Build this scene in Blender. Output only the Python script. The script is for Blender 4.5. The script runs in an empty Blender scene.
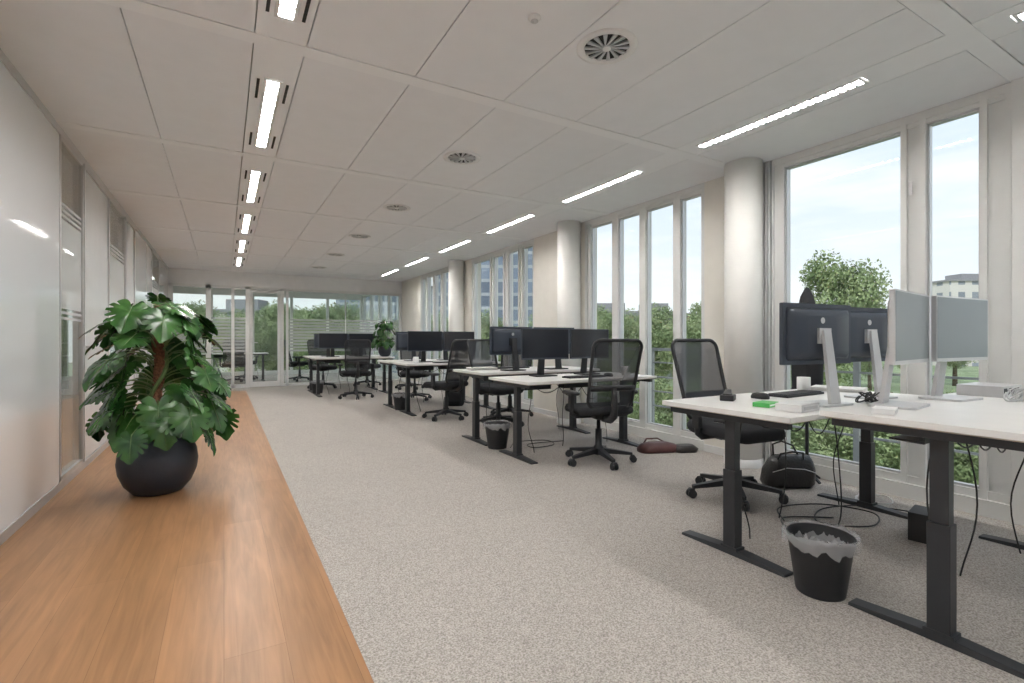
import bpy, bmesh, math, random
from mathutils import Matrix, Vector, noise
random.seed(7)
sc = bpy.context.scene
try:
    sc.view_settings.view_transform = 'Standard'
    sc.view_settings.look = 'None'
except Exception: pass
PI = math.pi
# ------------------------------------------------------------ materials
def new_mat(name):
    m = bpy.data.materials.new(name); m.use_nodes = True
    nt = m.node_tree
    return m, nt, nt.nodes['Principled BSDF'], nt.nodes['Material Output']
def pm(name, col, rough=.5, metal=0., spec=.5, bump=0, bscale=200, var=0.04, vscale=8, trans=0, coat=0):
    m, nt, b, o = new_mat(name)
    tc = nt.nodes.new('ShaderNodeTexCoord')
    nz = nt.nodes.new('ShaderNodeTexNoise'); nz.inputs['Scale'].default_value = vscale
    nz.inputs['Detail'].default_value = 4
    nt.links.new(tc.outputs['Object'], nz.inputs['Vector'])
    cr = nt.nodes.new('ShaderNodeValToRGB')
    cr.color_ramp.elements[0].position = .3; cr.color_ramp.elements[1].position = .7
    cr.color_ramp.elements[0].color = (*[c*(1-var) for c in col], 1)
    cr.color_ramp.elements[1].color = (*[min(1, c*(1+var)) for c in col], 1)
    nt.links.new(nz.outputs['Fac'], cr.inputs['Fac'])
    nt.links.new(cr.outputs['Color'], b.inputs['Base Color'])
    b.inputs['Roughness'].default_value = rough; b.inputs['Metallic'].default_value = metal
    b.inputs['Specular IOR Level'].default_value = spec
    if coat: b.inputs['Coat Weight'].default_value = coat; b.inputs['Coat Roughness'].default_value = .03
    if trans: b.inputs['Transmission Weight'].default_value = trans
    if bump:
        n2 = nt.nodes.new('ShaderNodeTexNoise'); n2.inputs['Scale'].default_value = bscale
        nt.links.new(tc.outputs['Object'], n2.inputs['Vector'])
        bp = nt.nodes.new('ShaderNodeBump'); bp.inputs['Strength'].default_value = bump
        bp.inputs['Distance'].default_value = .01
        nt.links.new(n2.outputs['Fac'], bp.inputs['Height']); nt.links.new(bp.outputs['Normal'], b.inputs['Normal'])
    return m
def em(name, col, s):
    m, nt, b, o = new_mat(name)
    e = nt.nodes.new('ShaderNodeEmission'); e.inputs['Color'].default_value = (*col, 1); e.inputs['Strength'].default_value = s
    nt.links.new(e.outputs[0], o.inputs['Surface']); return m
def glassmat(name, tint=(.97, .985, .98), refl=.7, base=.03):
    m, nt, b, o = new_mat(name)
    t = nt.nodes.new('ShaderNodeBsdfTransparent'); t.inputs['Color'].default_value = (*tint, 1)
    g = nt.nodes.new('ShaderNodeBsdfGlossy'); g.inputs['Roughness'].default_value = .0
    lw = nt.nodes.new('ShaderNodeLayerWeight'); lw.inputs['Blend'].default_value = .5
    pw = nt.nodes.new('ShaderNodeMath'); pw.operation = 'POWER'; pw.inputs[1].default_value = 5
    mu = nt.nodes.new('ShaderNodeMath'); mu.operation = 'MULTIPLY_ADD'; mu.inputs[1].default_value = refl; mu.inputs[2].default_value = base
    mx = nt.nodes.new('ShaderNodeMixShader')
    nt.links.new(lw.outputs['Facing'], pw.inputs[0]); nt.links.new(pw.outputs[0], mu.inputs[0]); nt.links.new(mu.outputs[0], mx.inputs[0])
    nt.links.new(t.outputs[0], mx.inputs[1]); nt.links.new(g.outputs[0], mx.inputs[2])
    nt.links.new(mx.outputs[0], o.inputs['Surface']); return m
def semi(name, col, alpha, rough=.6):
    m, nt, b, o = new_mat(name)
    b.inputs['Base Color'].default_value = (*col, 1); b.inputs['Roughness'].default_value = rough
    t = nt.nodes.new('ShaderNodeBsdfTransparent'); mx = nt.nodes.new('ShaderNodeMixShader')
    mx.inputs[0].default_value = alpha
    nt.links.new(t.outputs[0], mx.inputs[1]); nt.links.new(b.outputs[0], mx.inputs[2])
    nt.links.new(mx.outputs[0], o.inputs['Surface']); return m

M = {}
M['ceil'] = pm('ceiling_tile', (.87, .88, .905), .9, bump=.15, bscale=400, var=.012)
M['ceilgap'] = pm('ceiling_gap', (.6, .6, .6), .9)
M['ceilband'] = pm('ceiling_band', (.91, .92, .94), .8, var=.01)
M['whitewall'] = pm('white_wall', (.84, .84, .84), .8, var=.02)
M['gloss'] = pm('gloss_white_panel', (.85, .875, .91), .07, var=.01, vscale=1, coat=.6)
M['doorgrey'] = pm('door_panel_grey', (.72, .74, .75), .25, var=.02)
M['frame'] = pm('window_frame_paint', (.76, .765, .75), .45, var=.02)
M['alu'] = pm('aluminium', (.62, .62, .63), .35, .6, var=.03)
M['beige'] = pm('beige_wall', (.82, .79, .73), .8, var=.02)
M['colm'] = pm('column_plaster', (.90, .89, .86), .7, var=.02)
M['black'] = pm('black_powdercoat', (.022, .024, .028), .45, var=.1)
M['plastic'] = pm('black_plastic', (.018, .019, .022), .5, var=.1, bump=.05)
M['fabric'] = pm('black_fabric', (.02, .021, .025), .9, bump=.5, bscale=500)
M['mesh'] = semi('chair_mesh', (.04, .045, .055), .80)
M['desktop'] = pm('desk_top_laminate', (.82, .81, .79), .35, var=.02)
M['edge'] = pm('desk_edge', (.50, .43, .36), .5)
M['silver'] = pm('silver_plastic', (.60, .60, .61), .3, .3)
M['screen'] = pm('screen_glass', (.02, .023, .03), .16, var=.05)
M['screen_refl'] = pm('screen_reflection_grey', (.20, .235, .25), .3, var=.03, vscale=2)  # dark glossy screen with the pale room reflection painted in as grey
M['monback'] = pm('monitor_back', (.035, .045, .065), .4, var=.05)
M['white'] = pm('white_plastic', (.82, .82, .82), .4)
M['led'] = em('led_strip', (1, .975, .94), 128)
M['dark'] = pm('dark_void', (.03, .03, .03), .8)
M['pot'] = pm('pot_dark_ceramic', (.020, .026, .038), .5, var=.15, vscale=5, bump=.1, bscale=60)
M['soil'] = pm('soil', (.05, .03, .02), 1, bump=1, bscale=60, var=.4, vscale=60)
M['moss'] = pm('coir_pole', (.22, .10, .055), 1, bump=1, bscale=120, var=.5, vscale=60)
M['stem'] = pm('stem_green', (.12, .20, .06), .5)
M['glass'] = glassmat('window_glass')
M['pglass'] = glassmat('partition_glass', (.93, .96, .95), .9, .06)
M['frost'] = semi('frosted_film', (.85, .88, .9), .33)
M['frost2'] = semi('frosted_film_soft', (.8, .82, .82), .45)
M['bag'] = semi('bin_liner', (.66, .67, .70), .36, .15)
M['cable'] = pm('cable_black', (.02, .02, .02), .5)
M['cablew'] = pm('cable_white', (.7, .7, .7), .5)
M['green'] = pm('green_plastic', (.08, .45, .10), .4)
M['red'] = pm('burgundy_leather', (.085, .03, .028), .5, var=.2)
M['leather'] = pm('black_leather', (.02, .018, .018), .35, var=.2, bump=.4, bscale=60)
M['brown'] = pm('light_brown_wall', (.55, .48, .40), .5, var=.1, vscale=3)
M['paper'] = pm('paper', (.75, .74, .72), .8)
M['bark'] = pm('bark', (.10, .075, .05), .95, var=.3)
M['steel'] = pm('railing_paint', (.35, .36, .37), .5, .3)
M['roof'] = pm('roof_grey', (.25, .25, .26), .8)
M['wslab'] = pm('balcony_slab', (.6, .59, .57), .8)

def leafmat(name, c1, c2, rough, scale):
    m, nt, b, o = new_mat(name)
    tc = nt.nodes.new('ShaderNodeTexCoord'); nz = nt.nodes.new('ShaderNodeTexNoise'); nz.inputs['Scale'].default_value = scale
    nt.links.new(tc.outputs['Object'], nz.inputs['Vector'])
    cr = nt.nodes.new('ShaderNodeValToRGB'); cr.color_ramp.elements[0].position = .35; cr.color_ramp.elements[1].position = .65
    cr.color_ramp.elements[0].color = (*c1, 1); cr.color_ramp.elements[1].color = (*c2, 1)
    nt.links.new(nz.outputs['Fac'], cr.inputs['Fac']); nt.links.new(cr.outputs['Color'], b.inputs['Base Color'])
    b.inputs['Roughness'].default_value = rough
    return m
M['leaf'] = leafmat('monstera_leaf', (.014, .060, .014), (.050, .15, .030), .27, 7)
M['tree'] = leafmat('tree_foliage', (.13, .19, .08), (.32, .38, .18), .8, .9)

# wood floor
m, nt, b, o = new_mat('oak_plank_floor'); M['wood'] = m
tc = nt.nodes.new('ShaderNodeTexCoord'); mp = nt.nodes.new('ShaderNodeMapping'); mp.inputs['Rotation'].default_value = (0, 0, PI/2)
nt.links.new(tc.outputs['Object'], mp.inputs['Vector'])
br = nt.nodes.new('ShaderNodeTexBrick'); br.inputs['Scale'].default_value = 1; br.inputs['Brick Width'].default_value = 1.4
br.inputs['Row Height'].default_value = .19; br.inputs['Mortar Size'].default_value = .0009; br.offset = .37
br.inputs['Color1'].default_value = (.41, .220, .108, 1); br.inputs['Color2'].default_value = (.355, .187, .088, 1); br.inputs['Mortar'].default_value = (.24, .125, .058, 1)
nt.links.new(mp.outputs[0], br.inputs['Vector'])
mp2 = nt.nodes.new('ShaderNodeMapping'); mp2.inputs['Scale'].default_value = (26, 1.6, 1)
nt.links.new(tc.outputs['Object'], mp2.inputs['Vector'])
nz = nt.nodes.new('ShaderNodeTexNoise'); nz.inputs['Scale'].default_value = 1.3; nz.inputs['Detail'].default_value = 9; nz.inputs['Distortion'].default_value = 1.2
nt.links.new(mp2.outputs[0], nz.inputs['Vector'])
mp3 = nt.nodes.new('ShaderNodeMapping'); mp3.inputs['Scale'].default_value = (5, .8, 1)
nt.links.new(tc.outputs['Object'], mp3.inputs['Vector'])
nz3 = nt.nodes.new('ShaderNodeTexNoise'); nz3.inputs['Scale'].default_value = 1.5; nz3.inputs['Detail'].default_value = 3
nt.links.new(mp3.outputs[0], nz3.inputs['Vector'])
ad = nt.nodes.new('ShaderNodeMath'); ad.operation = 'ADD'; nt.links.new(nz.outputs['Fac'], ad.inputs[0]); nt.links.new(nz3.outputs['Fac'], ad.inputs[1])
mr = nt.nodes.new('ShaderNodeMapRange'); mr.inputs['From Min'].default_value = .7; mr.inputs['From Max'].default_value = 1.3
mr.inputs['To Min'].default_value = .75; mr.inputs['To Max'].default_value = 1.17
nt.links.new(ad.outputs[0], mr.inputs['Value'])
mx = nt.nodes.new('ShaderNodeVectorMath'); mx.operation = 'SCALE'
nt.links.new(br.outputs['Color'], mx.inputs[0]); nt.links.new(mr.outputs[0], mx.inputs['Scale'])
nt.links.new(mx.outputs[0], b.inputs['Base Color']); b.inputs['Roughness'].default_value = .36
b.inputs['Specular IOR Level'].default_value = .35
# carpet
m, nt, b, o = new_mat('loop_carpet'); M['carpet'] = m
tc = nt.nodes.new('ShaderNodeTexCoord')
n1 = nt.nodes.new('ShaderNodeTexNoise'); n1.inputs['Scale'].default_value = 165; n1.inputs['Detail'].default_value = 3
n2 = nt.nodes.new('ShaderNodeTexNoise'); n2.inputs['Scale'].default_value = 1.2; n2.inputs['Detail'].default_value = 2
for n in (n1, n2): nt.links.new(tc.outputs['Object'], n.inputs['Vector'])
cr = nt.nodes.new('ShaderNodeValToRGB')
cr.color_ramp.elements[0].position = .3; cr.color_ramp.elements[0].color = (.245, .222, .202, 1)
cr.color_ramp.elements[1].position = .68; cr.color_ramp.elements[1].color = (.565, .53, .495, 1)
nt.links.new(n1.outputs['Fac'], cr.inputs['Fac'])
mr = nt.nodes.new('ShaderNodeMapRange'); mr.inputs['To Min'].default_value = .93; mr.inputs['To Max'].default_value = 1.07
nt.links.new(n2.outputs['Fac'], mr.inputs['Value'])
mx = nt.nodes.new('ShaderNodeVectorMath'); mx.operation = 'SCALE'
nt.links.new(cr.outputs['Color'], mx.inputs[0]); nt.links.new(mr.outputs[0], mx.inputs['Scale'])
nt.links.new(mx.outputs[0], b.inputs['Base Color']); b.inputs['Roughness'].default_value = 1; b.inputs['Specular IOR Level'].default_value = .1
bp = nt.nodes.new('ShaderNodeBump'); bp.inputs['Strength'].default_value = .4; bp.inputs['Distance'].default_value = .005
nt.links.new(n1.outputs['Fac'], bp.inputs['Height']); nt.links.new(bp.outputs['Normal'], b.inputs['Normal'])
# facades
def facade(name, wall, win, bw, rh, mort):
    m, nt, b, o = new_mat(name)
    tc = nt.nodes.new('ShaderNodeTexCoord'); sx = nt.nodes.new('ShaderNodeSeparateXYZ'); nt.links.new(tc.outputs['Object'], sx.inputs[0])
    ad = nt.nodes.new('ShaderNodeMath'); ad.operation = 'ADD'; nt.links.new(sx.outputs['X'], ad.inputs[0]); nt.links.new(sx.outputs['Y'], ad.inputs[1])
    cb = nt.nodes.new('ShaderNodeCombineXYZ'); nt.links.new(ad.outputs[0], cb.inputs['X']); nt.links.new(sx.outputs['Z'], cb.inputs['Y'])
    br = nt.nodes.new('ShaderNodeTexBrick'); br.offset = 0; br.inputs['Scale'].default_value = 1
    br.inputs['Brick Width'].default_value = bw; br.inputs['Row Height'].default_value = rh; br.inputs['Mortar Size'].default_value = mort
    br.inputs['Color1'].default_value = (*win, 1); br.inputs['Color2'].default_value = (*[c*1.5 for c in win], 1); br.inputs['Mortar'].default_value = (*wall, 1)
    nt.links.new(cb.outputs[0], br.inputs['Vector']); nt.links.new(br.outputs['Color'], b.inputs['Base Color']); b.inputs['Roughness'].default_value = .5
    return m
M['fac1'] = facade('facade_grey', (.38, .40, .43), (.12, .15, .20), 1.6, 1.5, .18)
M['fac2'] = facade('facade_brick', (.36, .24, .18), (.15, .16, .19), 2.2, 2.8, .6)
M['fac3'] = facade('facade_white', (.60, .57, .53), (.2, .22, .25), 3, 3, .8)
M['grass'] = pm('lawn_and_street', (.20, .25, .13), .95, var=.4, vscale=.15)

# ------------------------------------------------------------ mesh builder
class MB:
    def __init__(s): s.v = []; s.f = []; s.mi = []; s.sm = []; s.mats = []; s.T = Matrix.Identity(4)
    def k(s, name):
        if name not in s.mats: s.mats.append(name)
        return s.mats.index(name)
    def add(s, vs, fs, mat, smooth=False):
        o = len(s.v); i = s.k(mat)
        s.v += [tuple(s.T @ Vector(p)) for p in vs]
        for f in fs: s.f.append([o+a for a in f]); s.mi.append(i); s.sm.append(smooth)
    def box(s, x0, x1, y0, y1, z0, z1, mat):
        s.add([(x0,y0,z0),(x1,y0,z0),(x1,y1,z0),(x0,y1,z0),(x0,y0,z1),(x1,y0,z1),(x1,y1,z1),(x0,y1,z1)],
              [(0,3,2,1),(4,5,6,7),(0,1,5,4),(1,2,6,5),(2,3,7,6),(3,0,4,7)], mat)
    def loft(s, rings, mat, cap=True, smooth=True, closed=True, loop=False):
        n = len(rings[0]); vs = [p for r in rings for p in r]; fs = []
        R = len(rings)
        for i in range(R if loop else R-1):
            a = i*n; c = ((i+1) % R)*n
            for j in range(n if closed else n-1):
                j2 = (j+1) % n
                fs.append((a+j, a+j2, c+j2, c+j))
        s.add(vs, fs, mat, smooth)
        if cap and not loop:
            s.add(list(rings[0]), [tuple(range(n))], mat); s.add(list(rings[-1]), [tuple(range(n))], mat)
    def lathe(s, prof, mat, c=(0,0,0), seg=32, cap=False, smooth=True):
        s.loft([[(c[0]+r*math.cos(2*PI*j/seg), c[1]+r*math.sin(2*PI*j/seg), c[2]+z) for j in range(seg)] for r, z in prof], mat, cap, smooth)
    def tube(s, pts, r, mat, seg=8, loop=False, flat=1.0):
        pts = [Vector(p) for p in pts]; rings = []; up = None
        n = len(pts)
        for i, p in enumerate(pts):
            if loop: t = (pts[(i+1) % n]-pts[i-1])
            else: t = pts[min(i+1, n-1)]-pts[max(i-1, 0)]
            if t.length < 1e-9: t = Vector((0,0,1))
            t.normalize()
            if up is None:
                up = Vector((0,0,1)) if abs(t.z) < .9 else Vector((0,1,0))
            a = up - t*up.dot(t)
            if a.length < 1e-4: a = Vector((1,0,0)) - t*t.x
            a.normalize(); up = a; bb = t.cross(a)
            rr = r[i] if isinstance(r, (list, tuple)) else r
            rings.append([tuple(p+a*rr*math.cos(2*PI*j/seg)*flat+bb*rr*math.sin(2*PI*j/seg)) for j in range(seg)])
        s.loft(rings, mat, True, True, True, loop)
    def beam(s, p0, p1, w0, h0, w1, h1, mat):
        p0 = Vector(p0); p1 = Vector(p1); t = (p1-p0).normalized()
        up = Vector((0,0,1)) if abs(t.z) < .95 else Vector((0,1,0))
        sd = t.cross(up).normalized(); u = sd.cross(t)
        def ring(p, w, h): return [tuple(p+sd*w/2*a+u*h/2*c) for a, c in ((-1,-1),(1,-1),(1,1),(-1,1))]
        s.loft([ring(p0,w0,h0), ring(p1,w1,h1)], mat, True, False)
    def obj(s, name, loc=(0,0,0), rz=0, bevel=0, coll=None):
        me = bpy.data.meshes.new(name); me.from_pydata(s.v, [], s.f)
        for n in s.mats: me.materials.append(M[n])
        for i, p in enumerate(me.polygons): p.material_index = s.mi[i]; p.use_smooth = s.sm[i]
        bm = bmesh.new(); bm.from_mesh(me)
        bmesh.ops.remove_doubles(bm, verts=bm.verts, dist=1e-6)
        bmesh.ops.recalc_face_normals(bm, faces=bm.faces); bm.to_mesh(me); bm.free()
        return inst(me, name, loc, rz, 1, bevel)
def inst(me, name, loc=(0,0,0), rz=0, scale=1, bevel=0):
    ob = bpy.data.objects.new(name, me); sc.collection.objects.link(ob)
    ob.location = loc; ob.rotation_euler = (0,0,rz); ob.scale = (scale,)*3
    if bevel:
        bv = ob.modifiers.new('bevel', 'BEVEL'); bv.width = bevel; bv.segments = 2; bv.limit_method = 'ANGLE'; bv.angle_limit = math.radians(50)
    return ob
def rrect(w, h, r, n=5):
    pts = []
    for cx, cy, a0 in ((w/2-r, h/2-r, 0), (-w/2+r, h/2-r, 90), (-w/2+r, -h/2+r, 180), (w/2-r, -h/2+r, 270)):
        for i in range(n+1):
            a = math.radians(a0+90*i/n); pts.append((cx+r*math.cos(a), cy+r*math.sin(a)))
    return pts
def B(name, x0, x1, y0, y1, z0, z1, mat, bevel=0):
    b = MB(); cx, cy = (x0+x1)/2, (y0+y1)/2
    b.box(x0-cx, x1-cx, y0-cy, y1-cy, z0, z1, mat); return b.obj(name, (cx, cy, 0), 0, bevel)

# ------------------------------------------------------------ room shell
XL, XR, YF, YB, H = -1.01, 4.0, 12.6, -3.0, 2.585
XW = .405
b = MB()
b.box(-3.6, XW, YB, 11.9, -.1, .001, 'wood')
b.box(XW, XR+.2, YB, 11.9, -.1, .002, 'carpet'); b.box(-3.6, XR+.2, 11.9, 17.0, -.1, .002, 'carpet')
b.obj('floor')
b = MB()
b.box(-3.6, XR+.2, YB, 17.0, H+.03, H+.15, 'ceilgap')
xs = [XL, -.41, .13, .37, .95, 1.53, 2.11, 2.69, 3.10, 3.36, 4.0]
g = .003
ycs = [2.8+1.8*k for k in range(-3, 6)]
ys = []
prev = YB
for yc in ycs:
    ys.append((prev, yc-.05, 'tile')); ys.append((yc-.05, yc+.05, 'band')); prev = yc+.05
ys.append((prev, YF, 'tile'))
lights = [(.25, 1.40+1.8*k) for k in range(-2, 6)] + [(3.23, -.33+1.8*k) for k in range(-1, 7)]
for i in range(len(xs)-1):
    band = (i in (2, 8))
    for y0, y1, t in ys:
        if y1 <= y0: continue
        if band: continue
        if t == 'band': continue
        b.box(xs[i]+g, xs[i+1]-g, y0+g, y1-g, H, H+.03, 'ceil')
for y0, y1, t in ys:
    if t == 'band':
        b.box(XL, XR, y0+.002, y1-.002, H-.003, H+.03, 'ceilband')
for (a, c) in ((.13, .37), (3.10, 3.36)):
    lx = .25 if a < 1 else 3.23
    segs = sorted([l[1] for l in lights if abs(l[0]-lx) < .01])
    b.box(a+g, lx-.05, YB, YF, H, H+.03, 'ceilband'); b.box(lx+.05, c-g, YB, YF, H, H+.03, 'ceilband')
    p = YB
    for s0 in segs:
        if s0 > p: b.box(lx-.05, lx+.05, p, s0-.01, H, H+.03, 'ceilband')
        p = s0+1.17
    b.box(lx-.05, lx+.05, p, YF, H, H+.03, 'ceilband')
b.box(-3.6, XL, YB, YF, H, H+.03, 'ceil'); b.box(-3.6, XR+.2, YF, 17.0, H, H+.03, 'ceil')
b.obj('ceiling')
def fixture(slots, cells, w):
    f = MB()
    f.box(-.048, .048, 0, 1.16, .012, .03, 'white')
    f.box(-w, w, .01, 1.15, .008, .0118, 'led')
    f.box(-.048, -w-.002, 0, 1.16, -.004, .012, 'white'); f.box(w+.002, .048, 0, 1.16, -.004, .012, 'white')
    for i in range(cells+1):
        y = i*1.146/cells
        f.box(-w-.002, w+.002, y, y+.014, -.004, .008, 'white')
    if slots:
        for y0, y1 in ((.02, .28), (.88, 1.14)):
            f.box(-.085, -.070, y0, y1, -.004, -.0005, 'dark'); f.box(.070, .085, y0, y1, -.004, -.0005, 'dark')
    return f
fl = fixture(True, 12, .030).obj('added_light_fixture', (.25, lights[0][1], H)); fr_ = fixture(False, 24, .030).obj('added_light_fixture', (3.23, lights[8][1], H))
for i, (lx, ly) in enumerate(lights):
    if i in (0, 8): continue
    inst((fl if lx < 1 else fr_).data, 'added_light_fixture', (lx, ly, H))
for x in (-1.5, .6, 2.7): inst(fr_.data, 'added_light_fixture', (x, 14.2, H-.012))  # added strips that give the far room its light
for y in (-1, 2, 5, 8, 11): inst(fr_.data, 'added_light_fixture', (-2.3, y, H-.012))  # added lamps to brighten the room behind the left glass
# vents
v = MB()
v.lathe([(.155, 0), (.155, -.008), (.135, -.013), (.118, -.008), (.112, 0)], 'white', seg=48)
v.lathe([(.118, -.002), (.001, -.002)], 'dark', seg=48)
v.lathe([(.022, -.014), (.022, -.003)], 'white', seg=20, cap=True)
for i in range(14):
    a = 2*PI*i/14; p0 = (.02*math.cos(a), .02*math.sin(a), -.006); p1 = (.114*math.cos(a+.35), .114*math.sin(a+.35), -.006)
    v.beam(p0, p1, .005, .008, .022, .008, 'alu')
v1 = v.obj('ceiling_air_vent', (1.71, 1.97, H))
for k in (-2, -1, 1, 2, 3, 4, 5): inst(v1.data, 'ceiling_air_vent', (1.71, 1.97+1.8*k, H))
v = MB(); v.lathe([(.03, 0), (.03, -.008), (.02, -.018), (.001, -.02)], 'white', seg=24); v.lathe([(.018, -.0185), (.018, -.021), (.001, -.021)], 'alu', seg=16); v.obj('smoke_detector', (1.26, 1.96, H))

# left wall : glass / panels
b = MB()
b.box(XL-.07, XL+.006, YB, YF, 0, .06, 'alu'); b.obj('baseboard_left')
b = MB(); b.box(XL-.07, XL+.006, YB, YF, 2.53, H, 'alu'); b.obj('trim_1')
b = MB()
for y0, y1 in ((-3, -1.8), (-1.8, -.5), (-.5, .8), (.8, 2.1), (2.1, 3.4), (3.4, 4.66), (8.06, 9.2), (9.22, 9.9), (10.9, 12.6)):
    b.box(XL-.05, XL, y0+.002, y1-.002, .06, 2.53, 'gloss')
b.obj('wall_left')
def glasspan(name, y0, y1):
    b = MB()
    b.box(XL-.02, XL-.008, y0+.03, y1-.03, .09, 2.5, 'pglass')
    for a, c in ((y0, y0+.03), (y1-.03, y1)): b.box(XL-.06, XL+.004, a, c, .06, 2.53, 'alu')
    b.box(XL-.06, XL+.004, y0, y1, .06, .09, 'alu'); b.box(XL-.06, XL+.004, y0, y1, 2.5, 2.53, 'alu')
    b.box(XL-.0075, XL-.0060, y0+.03, y1-.03, 1.30, 1.95, 'frost2')
    for z in (1.22, 1.26, 1.97, 2.01, 2.05): b.box(XL-.0075, XL-.0060, y0+.03, y1-.03, z, z+.02, 'frost2')
    b.obj(name)
glasspan('window_1', 4.66, 5.34); glasspan('window_2', 6.40, 7.36); glasspan('window_3', 9.9, 10.9)
for i, (y0, y1) in enumerate(((5.34, 6.40), (7.36, 8.06))):
    b = MB(); b.box(XL-.05, XL-.005, y0+.03, y1-.03, .065, 2.5, 'doorgrey')
    for a, c in ((y0, y0+.03), (y1-.03, y1)): b.box(XL-.06, XL+.01, a, c, .06, 2.53, 'alu')
    b.box(XL-.06, XL+.01, y0+.03, y1-.03, 2.5, 2.53, 'alu')
    b.box(XL-.006, XL+.04, y0+.09, y0+.11, 1.0, 1.02, 'alu'); b.box(XL+.03, XL+.045, y0+.09, y0+.22, 1.0, 1.02, 'alu')
    b.obj('door_%d' % (i+1))
B('wall_meeting_room', -3.7, -3.6, YB, 17.0, 0, H, 'brown')
B('wall_back', -3.7, XR+.25, YB-.1, YB, 0, H, 'whitewall')

# window wall
def window(name, y0, y1, spans, zb=.15, zt=2.50, handle=None):
    b = MB(); x0, x1 = XR, XR+.10
    b.box(x0-.02, x1+.02, y0, y1, 0, zb-.05, 'frame'); b.box(x0, x1, y0, y1, zt+.03, H, 'frame')
    b.box(x0+.01, x1, y0, y1, zb-.05, zb, 'frame'); b.box(x0+.01, x1, y0, y1, zt, zt+.03, 'frame')
    p = y0
    for a, c in spans+[(y1, y1)]:
        if a > p:
            if a-p > .1:
                b.box(x0, x1, p, p+.035, zb-.05, zt+.03, 'frame'); b.box(x0+.025, x1-.01, p+.035, a-.035, zb-.05, zt+.03, 'frame'); b.box(x0, x1, a-.035, a, zb-.05, zt+.03, 'frame')
            else: b.box(x0+.005, x1, p, a, zb-.05, zt+.03, 'frame')
        p = c
    for a, c in spans:
        b.box(x0+.05, x0+.058, a, c, zb, zt, 'glass')
        for q0, q1 in ((a, a+.012), (c-.012, c)): b.box(x0+.03, x0+.07, q0, q1, zb, zt, 'alu')
        b.box(x0+.03, x0+.07, a, c, zb, zb+.015, 'alu'); b.box(x0+.03, x0+.07, a, c, zt-.015, zt, 'alu')
    if handle:
        b.box(x0-.02, x0+.005, handle-.012, handle+.012, 1.02, 1.16, 'alu'); b.box(x0-.035, x0-.02, handle-.01, handle+.01, 1.0, 1.12, 'alu')
        for z in (.5, 1.25, 2.05): b.box(x0-.012, x0, handle+.03, handle+.05, z, z+.08, 'alu')
    b.obj(name)
window('window_4', -2.9, .90, [(-2.8, -1.8), (-1.7, -.7), (-.6, .1), (.2, .76)])
window('window_5', 1.04, 2.50, [(1.19, 1.46), (1.60, 2.42)], handle=1.5)
window('window_6', 3.20, 5.03, [(3.24, 3.50), (3.59, 3.98), (4.07, 4.42), (4.52, 4.92)])
window('window_7', 6.24, 8.40, [(6.28, 6.57), (6.70, 7.02), (7.19, 7.54), (7.66, 8.33)])
window('window_8', 9.42, 11.2, [(9.5, 9.85), (9.95, 10.3), (10.4, 10.75), (10.85, 11.12)])
window('window_9', 12.75, 16.9, [(12.9, 13.8), (13.9, 14.8), (14.9, 15.8), (15.9, 16.8)])
B('trim_3', XR-.03, XR+.10, .90, 1.04, 0, H, 'frame', .004)
b = MB()
for y0, y1 in ((YB, -2.9), (2.62, 3.20), (5.03, 6.24), (8.40, 9.42), (11.2, 12.75)):
    b.box(XR-.0, XR+.2, y0, y1, 0, H, 'beige')
b.obj('wall_right')
b = MB(); b.box(XR+.06, XR+.12, 2.50, 2.62, 0, H, 'dark')
for y in (2.50, 2.53, 2.56, 2.59): b.box(XR-.01, XR+.07, y, y+.014, 0, H, 'white')
b.obj('trim_2')
for yc in (2.69, 5.18, 8.78):
    c = MB(); c.lathe([(.15, .002), (.15, H)], 'colm', seg=40, cap=True); c.lathe([(.155, .002), (.155, .07), (.15, .072)], 'white', seg=40)
    c.obj('column', (3.86, yc, 0))
b = MB()
for y0, y1 in ((2.95, 3.2), (5.4, 6.24), (8.97, 9.42), (11.2, 12.6)): b.box(XR-.015, XR, y0, y1, 0, .07, 'white')
b.obj('baseboard_right')

# far glazed partition
b = MB(); zt = 2.27
b.box(XL, XR, YF, YF+.1, zt, H, 'whitewall'); b.obj('wall_far')
b = MB()
posts = [(-1.01, -.93), (-.34, -.24), (.14, .20), (.42, .50), (1.13, 1.20), (1.25, 1.30), (3.94, 4.0)]
for a, c in posts: b.box(a, c, YF, YF+.08, 0, zt, 'frame')
b.box(XL, XR, YF, YF+.08, zt-.06, zt, 'frame'); b.box(XL, .44, YF, YF+.08, 0, .08, 'frame'); b.box(1.2, XR, YF, YF+.08, 0, .06, 'frame')
b.box(2.58, 2.60, YF+.02, YF+.05, .06, zt, 'alu')
for a, c in zip(posts[:-1], posts[1:]):
    b.box(a[1], c[0], YF+.035, YF+.045, .05, zt-.05, 'pglass')
z = .80
for k in range(11):
    b.box(1.30, 3.94, YF+.030, YF+.033, z, z+.062-.003*abs(k-4), 'frost'); b.box(-.93, -.34, YF+.030, YF+.033, z, z+.062-.003*abs(k-4), 'frost')
    b.box(-.24, .42, YF+.030, YF+.033, z, z+.05, 'frost'); z += .072
b.obj('window_10')
b = MB()
for a, c in ((.505, .56), (1.07, 1.125)): b.box(a, c, YF+.01, YF+.07, .01, zt-.062, 'frame')
b.box(.56, 1.07, YF+.01, YF+.07, .01, .12, 'frame'); b.box(.56, 1.07, YF+.01, YF+.07, zt-.13, zt-.062, 'frame')
b.box(.545, .555, YF-.05, YF-.03, 1.0, 1.02, 'alu'); b.box(.545, .66, YF-.05, YF-.035, 1.0, 1.02, 'alu'); b.box(.54, .56, YF-.05, YF+.01, 1.0, 1.02, 'alu')
b.obj('door_3')
b = MB()
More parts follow.
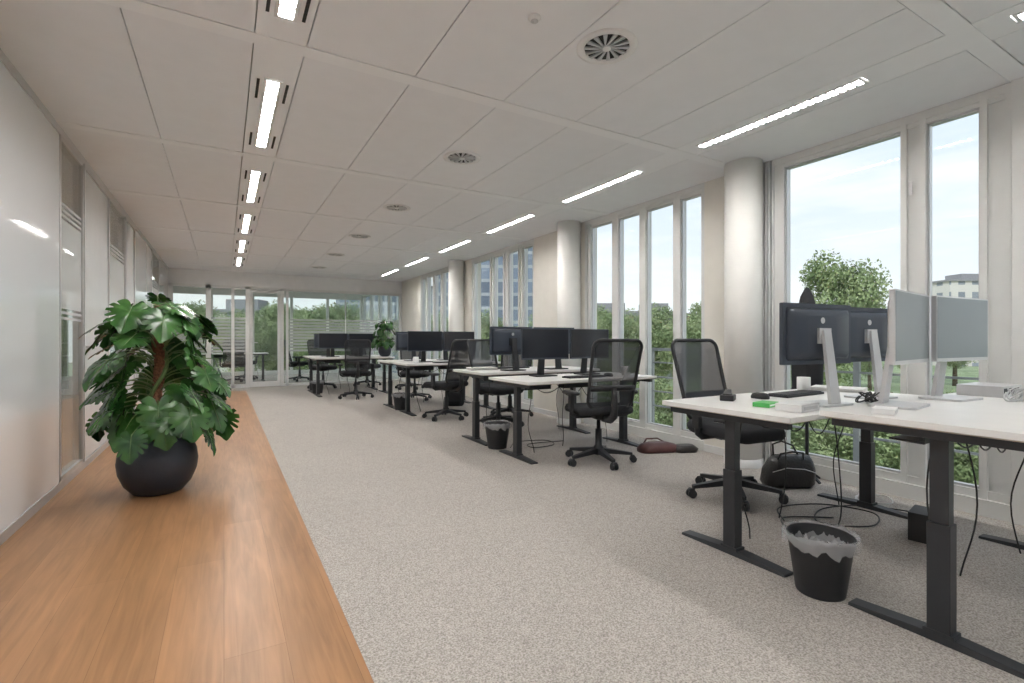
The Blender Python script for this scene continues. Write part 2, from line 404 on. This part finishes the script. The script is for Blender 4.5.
b.box(-3.6, XR+.1, 16.95, 17.05, 0, .12, 'frame'); b.box(-3.6, XR+.1, 16.95, 17.05, 2.4, H, 'frame')
x = -3.6
while x < 4.1: b.box(x, x+.08, 16.95, 17.05, .12, 2.4, 'frame'); x += 1.08
b.box(-3.6, XR+.1, 16.99, 17.0, .12, 2.4, 'glass'); b.obj('window_11')

# ------------------------------------------------------------ desks
def desk(x0, x1, yc, zt, D=.72):
    L = x1-x0; b = MB(); h = L/2
    b.box(-h, h, -D/2, D/2, zt-.004, zt, 'desktop'); b.box(-h, h, -D/2, D/2, zt-.024, zt-.004, 'desktop')
    b.box(-h+.015, h-.015, -D/2+.012, D/2-.012, zt-.030, zt-.024, 'edge')
    for s in (-1, 1):
        xl = s*(h-.11)
        b.box(xl-.028, xl+.028, -.034, .034, .03, .42, 'black'); b.box(xl-.022, xl+.022, -.028, .028, .42, zt-.03, 'black')
        b.loft([[(xl-.036, y, .002), (xl+.036, y, .002), (xl+.032, y, t), (xl-.032, y, t)] for y, t in ((-.29, .014), (-.06, .028), (.06, .028), (.29, .014))], 'black', True, False)
        b.box(xl-.033, xl+.033, -.045, .045, .025, .040, 'black')
        xb = s*(h-.05)
        b.box(xb-.018, xb+.018, -D/2+.03, D/2-.03, zt-.060, zt-.030, 'black')
        b.box(min(xl, xb), max(xl, xb), -.05, .05, zt-.060, zt-.032, 'black')
    for y in (-.06, .06): b.box(-h+.1, h-.1, y-.015, y+.015, zt-.060, zt-.030, 'black')
    b.box(-.15, .15, -.05, .05, zt-.105, zt-.060, 'plastic')
    b.box(-h+.25, -.2, .1, .22, zt-.12, zt-.112, 'black')
    b.box(-h+.25, -.2, .1, .104, zt-.12, zt-.03, 'black')
    b.box(h-.35, h-.22, -D/2+.01, -D/2+.05, zt-.05, zt-.03, 'plastic')
    for q, (xx, yy) in enumerate(((-h+.3, .08), (-.05, .12), (h-.25, .1))):
        pts = [(xx+.03*math.sin(k*.6+q), yy+.04*math.sin(k*.45+q*2), zt-.07-(zt-.08)*k/12) for k in range(13)]
        b.tube(pts, .004, 'cable', 6)
    for q in range(3):
        b.tube([(-.45+.3*q+.35*k/12, .05+.03*q, zt-.07-(.08+.05*q)*math.sin(PI*k/12)) for k in range(13)], .004, 'cable', 6)
    return b.obj('sit_stand_desk', ((x0+x1)/2, yc, 0), 0, .002)
X0, X1 = 2.10, 3.66
desk(X0, X1, 1.60, .735); desk(X0, X1, .76, .785)
desk(2.2, 3.70, 3.88, .715); desk(2.2, 3.70, 4.74, .745)
desk(2.2, 3.70, 7.0, .735); desk(2.2, 3.70, 7.88, .735)
desk(1.45, 2.95, 10.1, .735); desk(1.45, 2.95, 10.98, .735)
desk(-.6, 1.0, 14.6, .735)

# ------------------------------------------------------------ monitors
def mk_mon(scr, cz, w=.54, h=.315, neck='silver', back='monback'):
    b = MB(); z0, z1 = cz-h/2, cz+h/2
    def ring(w, h, y, r): return [(p[0], y, p[1]+cz) for p in rrect(w, h, r, 3)]
    b.loft([ring(w, h, -.010, .006), ring(w, h, .010, .006)], back, True, False)
    b.loft([ring(w*.93, h*.86, .010, .02), ring(w*.86, h*.76, .024, .03), ring(w*.42, h*.6, .034, .03)], back, True, True)
    b.box(-w/2+.007, w/2-.007, -.0112, -.0101, z0+.016, z1-.007, scr)
    b.loft([[(.016*math.cos(a), y, cz+.07+.016*math.sin(a)) for a in [2*PI*k/16 for k in range(16)]] for y in (.034, .036)], 'silver', True, True)
    b.box(-.045, .045, .034, .05, cz-.05, cz+.05-.02, neck)
    b.beam((0, .052, cz+.02), (0, .095, .010), .055, .016, .075, .018, neck)
    b.loft([[(p[0], p[1]+.04, z) for p in rrect(.24, .17, .02, 4)] for z in (0, .010)], neck, True, False)
    return b
def place(meo, loc, rz): return inst(meo.data, 'computer_monitor', loc, rz, 1, 0)
dA = .736; dB = .786
mA = mk_mon('screen', .365).obj('computer_monitor', (2.69, 1.45, dA), PI-.10)
place(mA, (3.24, 1.48, dA), PI-.12)
mB = mk_mon('screen_refl', .335, .50, .30, 'silver', 'alu').obj('computer_monitor', (2.515, .97, dB), .14)
place(mB, (3.02, .965, dB), -.06)
mC = mk_mon('screen', .315, .53, .30, 'plastic').obj('computer_monitor', (2.71, 4.02, .716), -.06)
mcs = [(3.26, 4.02, .716, .08), (2.66, 4.60, .746, PI+.06), (3.22, 4.60, .746, PI-.06),
       (2.62, 7.12, .736, -.06), (3.18, 7.12, .736, .06), (2.62, 7.74, .736, PI+.06), (3.18, 7.74, .736, PI-.06),
       (1.86, 10.22, .736, -.06), (2.42, 10.22, .736, .06), (1.86, 10.84, .736, PI), (2.42, 10.84, .736, PI-.06)]
for x, y, z, r in mcs: place(mC, (x, y, z), r)

# ------------------------------------------------------------ chair (faces -Y, back at +Y)
def chair():
    b = MB()
    for i in range(5):
        a = 2*PI*i/5+.3; ca, sa = math.cos(a), math.sin(a)
        b.beam((.02*ca, .02*sa, .105), (.29*ca, .29*sa, .075), .055, .045, .030, .022, 'plastic')
        b.tube([(.285*ca, .285*sa, .085), (.285*ca, .285*sa, .03)], .010, 'plastic', 8)
        t = Vector((-sa, ca, 0)); c = Vector((.30*ca, .30*sa, .030))
        for s0, s1 in ((-.026, -.008), (.008, .026)):
            b.tube([tuple(c+t*s0), tuple(c+t*s1)], .028, 'plastic', 16)
        b.tube([tuple(c+t*-.022+Vector((0,0,.018))), tuple(c+t*.022+Vector((0,0,.018)))], .018, 'plastic', 10)
    b.lathe([(.045, .07), (.045, .13), (.03, .15), (.028, .29), (.017, .29), (.017, .42)], 'plastic', seg=20, cap=True)
    b.loft([[(p[0], p[1]+.02, z) for p in rrect(w, d, .03, 3)] for w, d, z in ((.12, .2, .385), (.2, .28, .40), (.2, .28, .425), (.24, .3, .435))], 'plastic')
    rings = []
    for k, (s, z) in enumerate(((.90, .430), (.97, .440), (1, .458), (.995, .475), (.95, .492), (.85, .500), (.5, .502), (.05, .500))):
        ring = []
        for p in rrect(.50*s, .49*s, .10*s, 6):
            y = p[1]; dz = 0
            if y < -.12: dz = -((-.12-y)**2)*1.8
            if y > .16: dz = (y-.16)*.15
            dz += abs(p[0])*.03*(1 if z > .48 else 0)
            ring.append((p[0], y-.01, z+dz))
        rings.append(ring)
    b.loft(rings, 'fabric', True)
    def bk(x, z):
        t = (z-.50)/.56
        return .235+.05*math.sin(t*2.6-.4)+.10*t*t-.22*x*x*1.2
    fr = []
    for p in rrect(.45, .56, .06, 7):
        zz = .785+p[1]; xx = p[0]*(1-.06*(zz-.8)/.28 if zz > .8 else 1-.12*(.8-zz)/.28)
        fr.append((xx, bk(xx, zz), zz))
    b.tube(fr, .014, 'plastic', 8, loop=True)
    nx, nz = 9, 11; rings = []
    for j in range(nz):
        zz = .515+.54*j/(nz-1); row = []
        lim = .215*(1-.06*(zz-.8)/.28 if zz > .8 else 1-.12*(.8-zz)/.28)
        e = min(zz-.505, 1.065-zz)
        if e < .05: lim -= (.05-math.sqrt(max(0, .0025-(.05-e)**2)))
        for i in range(nx):
            x = -lim+2*lim*i/(nx-1); row.append((x, bk(x, zz)-.004, zz))
        rings.append(row)
    b.loft(rings, 'mesh', False, True, False)
    b.tube([(x, bk(x, .67)+.012, .67) for x in [-.2+.05*k for k in range(9)]], .012, 'plastic', 8, flat=2.0)
    b.tube([(0, .10, .40), (0, .22, .405), (0, .285, .44), (0, .30, .52), (0, .295, .60), (0, bk(0, .67)+.02, .67)], [.035, .035, .032, .028, .026, .022], 'plastic', 10)
    for s in (-1, 1):
        b.tube([(s*.10, .05, .415), (s*.24, .05, .415), (s*.275, .05, .44), (s*.28, .05, .50)], .018, 'plastic', 8)
        b.beam((s*.28, .05, .48), (s*.28, .05, .605), .035, .055, .03, .05, 'plastic')
        b.loft([[(p[0]+s*.275, p[1]+.03, z) for p in rrect(w, d, w*.4, 4)] for w, d, z in ((.07, .22, .602), (.085, .245, .610), (.085, .245, .624), (.065, .22, .634))], 'plastic')
    return b
CH = chair().obj('office_chair', (3.01, 2.17, 0.002), -.10)
CH.data.name = 'office_chair_mesh'
for x, y, r in ((2.84, 3.38, PI-.25), (2.95, 5.42, .2), (2.62, 6.3, PI+.35), (2.95, 8.55, -.2), (3.45, 6.0, PI-.2),
                (2.1, 9.35, PI-.1), (1.9, 11.6, .2), (3.5, 10.5, -PI/2-.1), (1.7, 13.9, PI/2), (.2, 14.0, PI), (.5, 15.2, .1), (2.9, 11.75, .5)):
    inst(CH.data, 'office_chair', (x, y, .002), r)

# ------------------------------------------------------------ bins
def wbin():
    b = MB()
    b.lathe([(.001, .002), (.098, .002), (.10, .01), (.134, .255), (.138, .258), (.138, .264), (.130, .264), (.096, .02), (.001, .015)], 'plastic', seg=36)
    seg = 60; rings = []
    for k, (r, z) in enumerate(((.085, .12), (.12, .2), (.128, .262), (.142, .274), (.148, .258), (.146, .225))):
        ring = []
        for j in range(seg):
            a = 2*PI*j/seg; q = noise.noise(Vector((math.cos(a)*5, math.sin(a)*5, k*.9)))
            amp = .035 if k == 5 else .014
            rr = r+(.004+abs(q)*.014 if k > 1 else -.002)
            ring.append((rr*math.cos(a), rr*math.sin(a), z+q*amp))
        rings.append(ring)
    b.loft(rings, 'bag', False)
    rings = []
    for k in range(7):
        r = .118*(1-k/6.)+.002
        rings.append([(r*math.cos(2*PI*j/40), r*math.sin(2*PI*j/40), .20+.05*noise.noise(Vector((r*30*math.cos(2*PI*j/40), r*30*math.sin(2*PI*j/40), 3)))) for j in range(40)])
    b.loft(rings, 'bag', False, False)
    return b
WB = wbin().obj('waste_bin', (2.19, 1.165, 0.002)); WB.scale = (.93, .93, .93)
for x, y in ((2.34, 4.32), (2.35, 7.44), (1.62, 10.54)): inst(WB.data, 'waste_bin', (x, y, .002), .7, .93)

# ------------------------------------------------------------ monstera
def monstera(seed, nleaf=52):
    rnd = random.Random(seed); b = MB()
    b.lathe([(r*.88, z) for r, z in [(.001, .0), (.13, .0), (.17, .012), (.225, .07), (.262, .15), (.272, .22), (.262, .29), (.235, .355), (.222, .385), (.212, .388), (.206, .375), (.20, .34)]], 'pot', seg=56)
    b.lathe([(.19, .35), (.001, .36)], 'soil', seg=40)
    b.tube([(.008*math.sin(k), .008*math.cos(k*2), .34+.98*k/14) for k in range(15)], [.034+.004*math.sin(k*2.1) for k in range(15)], 'moss', 14)
    b.tube([(.05*math.cos(k*.5), .05*math.sin(k*.5), .34+.9*k/20) for k in range(21)], .013, 'stem', 8)
    def leaf(T, S, droop, cut):
        n = 84; rings = []; fr = (.02, .3, .55, .78, 1.0)
        notch = [.60, .95, 1.32, 1.72, 2.15]
        jit = [rnd.uniform(-.07, .07) for _ in notch]; side = [rnd.uniform(.25, .55)*cut for _ in range(10)]
        for f in fr:
            ring = []
            for j in range(n):
                th = -PI+2*PI*j/n; at = abs(th)
                R = .52+.05*math.cos(th)+.12*math.exp(-(at/.22)**2)-.32*math.exp(-((PI-at)/.28)**2)
                dp = 0
                for q, c in enumerate(notch):
                    dp = max(dp, side[q+(5 if th > 0 else 0)]*math.exp(-((at-c-jit[q])/.048)**2))
                Rn = R*(1-dp*(f if f > .5 else 0))
                r = Rn*f
                x = .36+r*math.cos(th); y = r*math.sin(th)
                z = .16*abs(y)-droop*(x**2)-.45*y*y+.02*math.sin(at*5)*f
                ring.append(tuple(T @ Vector((x*S, y*S, z*S))))
            rings.append(ring)
        b.loft(rings, 'leaf', False, True)
        b.tube([tuple(T @ Vector((x*S, 0, (.006-droop*x*x)*S))) for x in (.1, .3, .5, .7, .9)], [.0028, .0025, .002, .0015, .0008], 'stem', 5)
    for i in range(nleaf):
        t = i/(nleaf-1); az = i*2.39996+rnd.uniform(-.3, .3)
        z0 = .42+.84*t
        dd = (az-(-1.47)+PI) % (2*PI)-PI
        if abs(dd) < .5 and .25 < t < .85: az += (.7 if dd >= 0 else -.7)
        reach = rnd.uniform(.08, .36)*(1-.30*t)+.03
        if t < .3: rise = rnd.uniform(-.06, .14)
        else: rise = rnd.uniform(-.02, .16)
        if t > .88: reach *= .7; rise = rnd.uniform(.04, .13)
        d = Vector((math.cos(az), math.sin(az), 0))
        p0 = Vector((0, 0, z0))+d*.03; p3 = p0+d*reach+Vector((0, 0, rise))
        p1 = p0+d*reach*.35+Vector((0, 0, rise*.3+.09))
        pts = []
        for k in range(8):
            u = k/7; pts.append(tuple(p0*(1-u)**2+p1*2*u*(1-u)+p3*u*u))
        b.tube(pts, [.0055-.0003*k for k in range(8)], 'stem', 6)
        S = rnd.uniform(.17, .27)*(1-.08*t)
        pitch = rnd.uniform(.45, 1.25)
        if t > .85: pitch = rnd.uniform(.1, .8)
        yaw = az+rnd.uniform(-.5, .5); roll = rnd.uniform(-.4, .4)
        R = Matrix.Rotation(yaw, 4, 'Z') @ Matrix.Rotation(pitch, 4, 'Y') @ Matrix.Rotation(roll, 4, 'X')
        T = Matrix.Translation(p3) @ R @ Matrix.Translation((-.14*S, 0, 0))
        leaf(T, S, rnd.uniform(.05, .3), rnd.choice((1, 1, 1, .35)))
    return b
PL = monstera(3, 88).obj('potted_monstera', (-.40, 4.28, 0), 0)
inst(PL.data, 'potted_monstera', (2.80, 9.92, .737), 2.5, .53)

# ------------------------------------------------------------ small things
def small(name, fn, loc, rz=0, bevel=.002):
    b = MB(); fn(b); return b.obj(name, loc, rz, bevel)
def hb(b):
    rings = []
    for w, d, z in ((.33, .15, 0), (.37, .18, .03), (.36, .17, .12), (.32, .12, .19), (.28, .06, .225)):
        rings.append([(p[0]+.03*z/.2, p[1]+.05*z, z+(.03*math.cos(p[0]*9)-.02 if z > .15 else 0)+.006*noise.noise(Vector((p[0]*30, p[1]*30, z*20)))) for p in rrect(w, d, d*.4, 7)])
    b.loft(rings, 'leather')
    b.tube([(-.08, -.03, .20), (-.09, -.08, .25), (-.02, -.11, .27), (.06, -.10, .26), (.10, -.04, .20)], .007, 'leather', 7)
    b.tube([(-.08, .03, .20), (-.07, .06, .29), (.0, .07, .31), (.08, .06, .28), (.11, .03, .20)], .007, 'leather', 7)
    b.tube([(-.15, -.085, .12), (-.05, -.092, .15), (.08, -.092, .14), (.17, -.08, .11)], .003, 'silver', 6)
small('handbag', hb, (3.56, 2.13, .006), -.5, 0)
def rb(b):
    b.loft([[(p[0]*1+.01*math.sin(z*40), p[1], z) for p in rrect(w, d, d*.45, 5)] for w, d, z in ((.34, .16, 0), (.36, .19, .025), (.30, .15, .06), (.16, .07, .08))], 'red')
    b.tube([(-.1, .05, .06), (-.05, .1, .09), (.05, .1, .09), (.1, .05, .06)], .007, 'red')
    b.loft([[(p[0]+.22, p[1]-.05, z) for p in rrect(w, d, d*.45, 5)] for w, d, z in ((.20, .12, 0), (.22, .14, .03), (.14, .08, .06))], 'leather')
small('leather_bag', rb, (3.60, 3.42, .002), -.35, 0).scale = (1.15, 1.15, 1.1)
def bp_(b):
    b.loft([[(p[0], p[1], z) for p in rrect(w, d, d*.45, 5)] for w, d, z in ((.26, .16, 0), (.31, .20, .04), (.31, .19, .25), (.27, .15, .38), (.14, .07, .43))], 'fabric')
    b.loft([[(p[0], p[1]-.10, z) for p in rrect(w, d, d*.4, 5)] for w, d, z in ((.20, .05, .05), (.24, .08, .08), (.22, .07, .2), (.16, .03, .24))], 'fabric')
    b.tube([(-.03, 0, .42), (-.02, 0, .47), (.02, 0, .47), (.03, 0, .42)], .006, 'fabric')
small('backpack', bp_, (3.25, 7.45, .002), -.5, 0)
def pc(b):
    b.box(-.09, .09, -.06, .06, 0, .15, 'plastic'); b.box(-.08, .08, -.062, -.058, .02, .13, 'alu')
small('cable_box', pc, (3.26, 1.19, .002), .2)
def kb(b):
    b.box(-.21, .21, -.065, .065, 0, .012, 'plastic')
    for r in range(5):
        for c in range(15): b.box(-.2+.0268*c, -.2+.0268*c+.022, -.055+.0225*r, -.055+.0225*r+.019, .012, .017, 'black')
k1 = small('keyboard', kb, (3.0, 1.74, dA), PI+.05, 0)
inst(k1.data, 'keyboard', (2.95, .56, dB), .05); inst(k1.data, 'keyboard', (2.95, 3.72, .716), 0)
inst(k1.data, 'keyboard', (2.85, 4.93, .746), PI); inst(k1.data, 'keyboard', (2.85, 6.8, .736), 0)
def mouse(b): b.loft([[(p[0], p[1], z) for p in rrect(w, d, w*.45, 5)] for w, d, z in ((.06, .10, 0), (.062, .102, .012), (.05, .085, .028), (.02, .04, .034))], 'plastic')
ms = small('computer_mouse', mouse, (2.65, 1.74, dA), 0, 0); inst(ms.data, 'computer_mouse', (3.25, .56, dB)); inst(ms.data, 'computer_mouse', (3.25, 3.72, .716))
def dock(b): b.box(-.05, .05, -.035, .035, 0, .03, 'plastic'); b.beam((-.02, 0, .03), (.02, 0, .055), .05, .01, .03, .01, 'plastic')
small('desk_phone', dock, (2.42, 1.78, dA), .5)
def gbox(b): b.box(-.06, .06, -.04, .04, 0, .022, 'green'); b.box(-.05, .05, -.041, .041, .007, .015, 'white')
small('sticky_note_box', gbox, (2.36, 1.52, dA), .2)
def wbx(b): b.box(-.09, .09, -.06, .06, 0, .035, 'white'); b.box(-.07, .07, -.061, -.059, .01, .025, 'alu')
small('docking_station', wbx, (2.36, 1.36, dA), .1); inst(bpy.data.objects['docking_station'].data, 'docking_station', (2.22, .94, dB), .3, .6)
def pap(b):
    for k in range(6): b.box(-.105+.003*(k % 3), .105+.003*(k % 3), -.148, .148, .004*k, .004*k+.003, 'paper')
pp = small('paper_stack', pap, (3.5, 1.75, dA), .3, 0); inst(pp.data, 'paper_stack', (2.45, 4.88, .746), 1.4)
def lap(b):
    b.box(-.16, .16, -.11, .11, 0, .014, 'silver'); b.box(-.16, .16, -.11, .11, .0145, .024, 'monback')
small('laptop', lap, (3.46, .70, dB), -.2, .002)
def tray(b):
    b.box(-.13, .13, -.09, .09, 0, .055, 'silver'); b.box(-.12, .12, -.092, -.088, .012, .045, 'plastic')
small('document_tray', tray, (3.42, .98, dB), 0, .004)
def cabs(mat, n, R, h, r=.004, seed=1):
    def fn(b):
        rd = random.Random(seed)
        for q in range(n):
            ph = rd.uniform(0, 6); ex = rd.uniform(.6, 1.2); tt = rd.uniform(0, PI)
            pts = []
            for k in range(40):
                a = ph+k*.33; rr = R*(.5+.35*math.sin(k*.21*ex+ph))
                pts.append((rr*math.cos(a)*1.3+.02*q, rr*math.sin(a)*.8, r+h*(.5+.5*math.sin(a*1.3+tt))))
            b.tube(pts, r, mat, 6)
    return fn
small('white_cables', cabs('cablew', 4, .075, .06, .0035, 3), (3.17, .80, dB), 0, 0)
small('black_cables', cabs('cable', 3, .07, .05, .0035, 4), (2.98, 1.34, dA), 0, 0)
def curl(pts3, mat, r=.004):
    def fn(b):
        P = [Vector(p) for p in pts3]; out = []
        for i in range(len(P)-1):
            a = P[max(i-1, 0)]; p, q = P[i], P[i+1]; d = P[min(i+2, len(P)-1)]
            for k in range(8):
                t = k/8; out.append(tuple(.5*((2*p)+(q-a)*t+(2*a-5*p+4*q-d)*t*t+(3*p-a-3*q+d)*t**3)))
        out.append(tuple(P[-1])); b.tube(out, r, mat, 6)
    return fn
small('floor_cables', curl([(-.3, .1, 0), (-.1, .25, 0), (.2, .15, 0), (.3, -.1, 0), (.05, -.2, 0), (-.15, -.02, 0), (.1, .1, 0), (.4, 0, 0), (.55, -.25, 0)], 'cable'), (3.15, 1.62, .007), 0, 0)
small('floor_cables', curl([(-.3, 0, 0), (-.1, .2, 0), (.2, .12, 0), (.15, -.1, 0), (-.1, -.12, 0), (-.05, .05, 0), (.35, .0, 0)], 'cable'), (2.75, 4.25, .007), 0, 0)
small('floor_cables', curl([(-.2, 0, 0), (0, .1, 0), (.15, 0, 0), (0, -.1, 0), (-.1, .05, 0), (.2, .15, 0)], 'cablew'), (3.75, 1.65, .007), 0, 0)
small('floor_cables', curl([(0, 0, .66), (.0, -.03, .4), (-.02, -.05, .1), (-.06, 0, .005), (-.2, .12, .005), (-.05, .25, .005), (.2, .1, .005)], 'cable'), (2.95, 1.50, .003), 0, 0)
def mug(b): b.lathe([(.001, .0), (.036, 0), (.040, .01), (.040, .09), (.036, .09), (.034, .012), (.001, .01)], 'white', seg=24); b.tube([(.038, 0, .02), (.06, 0, .03), (.064, 0, .05), (.055, 0, .07), (.038, 0, .075)], .005, 'white', 6)
mg = small('coffee_mug', mug, (3.3, 1.86, dA), 1, 0); inst(mg.data, 'coffee_mug', (3.5, 3.75, .716), 2); inst(mg.data, 'coffee_mug', (2.4, 6.9, .736), 2)
def jk(b):
    rings = []
    for k, (w, d, z) in enumerate(((.28, .12, .56), (.32, .14, .66), (.35, .14, .85), (.36, .14, 1.05), (.32, .12, 1.20), (.18, .10, 1.28), (.12, .08, 1.36), (.03, .03, 1.42))):
        rings.append([(p[0]+.014*noise.noise(Vector((p[0]*12, p[1]*12, k))), p[1]+.017*noise.noise(Vector((p[0]*14, 5, k))), z) for p in rrect(w, d, d*.4, 6)])
    b.loft(rings, 'fabric')
    b.tube([(0, 0, .06), (0, 0, .6)], .014, 'black', 10)
    for q in range(4):
        a = q*PI/2+.4; b.beam((0, 0, .08), (.13*math.cos(a), .13*math.sin(a), .008), .02, .02, .02, .012, 'black')
small('coat_on_stand', jk, (3.84, 2.14, .002), .9, 0).scale = (.9, .9, 1.03)

# ------------------------------------------------------------ exterior
B('ground_outside', -60, 160, -60, 160, -4.6, -4.5, 'grass')
b = MB(); b.box(XR+.25, 5.3, YB, 17, -.35, -.12, 'wslab')
b.obj('balcony')
b = MB()
for z in (.15, .35, .55, .75): b.box(5.18, 5.2, YB, 17, z, z+.02, 'steel')
b.box(5.16, 5.22, YB, 17, .92, .96, 'steel')
y = YB+.2
while y < 17: b.box(5.17, 5.21, y, y+.05, -.12, .92, 'steel'); y += 1.3
b.obj('balcony_railing')
B('building_below', -60, 4.2, YB-.1, 17.1, -4.5, -.1, 'wslab')
B('roof_slab', -4, 4.4, YB-.1, 17.3, H+.16, H+.45, 'wslab')
def tree(seed):
    rd = random.Random(seed); b = MB()
    b.tube([(0, 0, 0), (.1, .05, 2), (.0, .1, 4), (.1, 0, 6.5)], [.28, .22, .16, .08], 'bark', 8)
    blobs = []
    for k in range(30):
        a = rd.uniform(0, 2*PI); z = rd.uniform(3.0, 9.5); R = 2.6*math.sin(PI*min(1, max(.08, (z-2.2)/8.4)))*rd.uniform(.3, 1)
        blobs.append((R*math.cos(a), R*math.sin(a), z, rd.uniform(.9, 1.6)))
    vs = []; fs = []
    for bx, by, bz, br in blobs:
        for q in range(620):
            v = Vector((rd.gauss(0, 1), rd.gauss(0, 1), rd.gauss(0, 1))).normalized()*br*rd.uniform(.5, 1.08)
            c = Vector((bx, by, bz))+v; u = Vector((rd.gauss(0, 1), rd.gauss(0, 1), rd.gauss(0, 1))).normalized(); w = u.cross(v).normalized()
            s = rd.uniform(.07, .14); o_ = len(vs)
            vs += [tuple(c-u*s), tuple(c+w*s*.6), tuple(c+u*s), tuple(c-w*s*.6)]; fs.append((o_, o_+1, o_+2, o_+3))
    b.add(vs, fs, 'tree'); return b
T1 = tree(1).obj('tree', (31.6, 16.1, -4.5), 0); T2 = tree(2).obj('tree', (14, 27, -4.5), 0)
T1.scale = (.88, .88, 1.05); T2.scale = (.7,)*3
def uv(px, d):
    l = (px-512)/496*d; return (.865*l+.502*d, -.502*l+.865*d)
spots = [(602, 34, .75), (622, 30, .72), (655, 40, .8), (690, 30, .70), (710, 36, .8), (575, 40, .8), (548, 36, .75), (520, 28, .5), (495, 26, .5), (470, 32, .6), (440, 42, .75), (415, 48, .8),
         (955, 60, 1.0), (1010, 45, .8), (905, 62, .9), (870, 55, .75), (780, 48, .72), (745, 52, .7), (1080, 50, .9), (300, 45, .85), (325, 40, .8), (345, 48, .9), (275, 50, .9), (240, 42, .8), (200, 50, .9), (375, 45, .8), (1150, 40, .8),
         (600, 19, .42), (635, 17, .40), (668, 16, .42), (700, 17, .40), (740, 15, .40), (790, 14, .38), (835, 15, .42), (880, 14, .40), (930, 15, .40), (985, 14, .40), (1060, 14, .4)]
for i, (px, d, s) in enumerate(spots):
    x, y = uv(px, d); inst((T1 if i % 2 else T2).data, 'tree', (x, y, -4.5), i*1.3, s)
def bld(name, px, d, w, dp, ztop, mat, rz=-.5):
    x, y = uv(px, d); b = MB(); b.box(-w/2, w/2, -dp/2, dp/2, -4.5, ztop, mat); b.box(-w/2-.3, w/2+.3, -dp/2-.3, dp/2+.3, ztop, ztop+.4, 'roof')
    b.box(-w/6, w/8, -dp/5, dp/5, ztop+.4, ztop+2.0, 'roof')
    b.obj(name, (x, y, 0), rz)
bld('office_building', 497, 58, 13, 9, 11.5, 'fac1'); bld('brick_building', 655, 75, 12, 8, 4.5, 'fac2'); bld('apartment_building', 965, 110, 16, 10, 13.5, 'fac3')
bld('office_building', 395, 72, 14, 9, 8.0, 'fac1'); bld('brick_building', 250, 74, 16, 8, 5.0, 'fac3'); bld('brick_building', 610, 95, 20, 8, 6.0, 'fac2')

# ------------------------------------------------------------ world + sun
w = bpy.data.worlds.new('sky'); sc.world = w; w.use_nodes = True; nt = w.node_tree
bg = nt.nodes['Background']; tc = nt.nodes.new('ShaderNodeTexCoord'); sx = nt.nodes.new('ShaderNodeSeparateXYZ')
nt.links.new(tc.outputs['Generated'], sx.inputs[0])
cr = nt.nodes.new('ShaderNodeValToRGB'); e = cr.color_ramp.elements
e[0].position = 0; e[0].color = (.76, .78, .79, 1); e[1].position = .8; e[1].color = (.48, .60, .76, 1)
e2 = e.new(.22); e2.color = (.62, .69, .765, 1)
nt.links.new(sx.outputs['Z'], cr.inputs['Fac'])
mp = nt.nodes.new('ShaderNodeMapping'); mp.inputs['Scale'].default_value = (1.5, 2.0, 9); mp.inputs['Rotation'].default_value = (.45, .3, .4); nt.links.new(tc.outputs['Generated'], mp.inputs['Vector'])
nz = nt.nodes.new('ShaderNodeTexNoise'); nz.inputs['Scale'].default_value = 1.9; nz.inputs['Detail'].default_value = 8; nt.links.new(mp.outputs[0], nz.inputs['Vector'])
c2 = nt.nodes.new('ShaderNodeValToRGB'); c2.color_ramp.elements[0].position = .45; c2.color_ramp.elements[1].position = .75
nt.links.new(nz.outputs['Fac'], c2.inputs['Fac'])
mx = nt.nodes.new('ShaderNodeMixRGB'); mx.inputs[2].default_value = (.80, .80, .80, 1)
nt.links.new(c2.outputs['Color'], mx.inputs[0]); nt.links.new(cr.outputs['Color'], mx.inputs[1]); nt.links.new(mx.outputs[0], bg.inputs['Color'])
bg.inputs['Strength'].default_value = 1.5
s = bpy.data.lights.new('sun', 'SUN'); s.energy = 2.8; s.angle = .02; so = bpy.data.objects.new('sun', s); sc.collection.objects.link(so)
so.rotation_euler = Vector((.75, .35, -.8)).to_track_quat('-Z', 'Y').to_euler()

# ------------------------------------------------------------ camera
c = bpy.data.cameras.new('camera'); co = bpy.data.objects.new('camera', c); sc.collection.objects.link(co)
co.location = (0, 0, 1.07); co.rotation_euler = (PI/2, 0, math.radians(-30.14)); c.lens = 17.44; c.sensor_width = 36; c.shift_y = -.0015
c.clip_start = .05; c.clip_end = 500
sc.camera = co
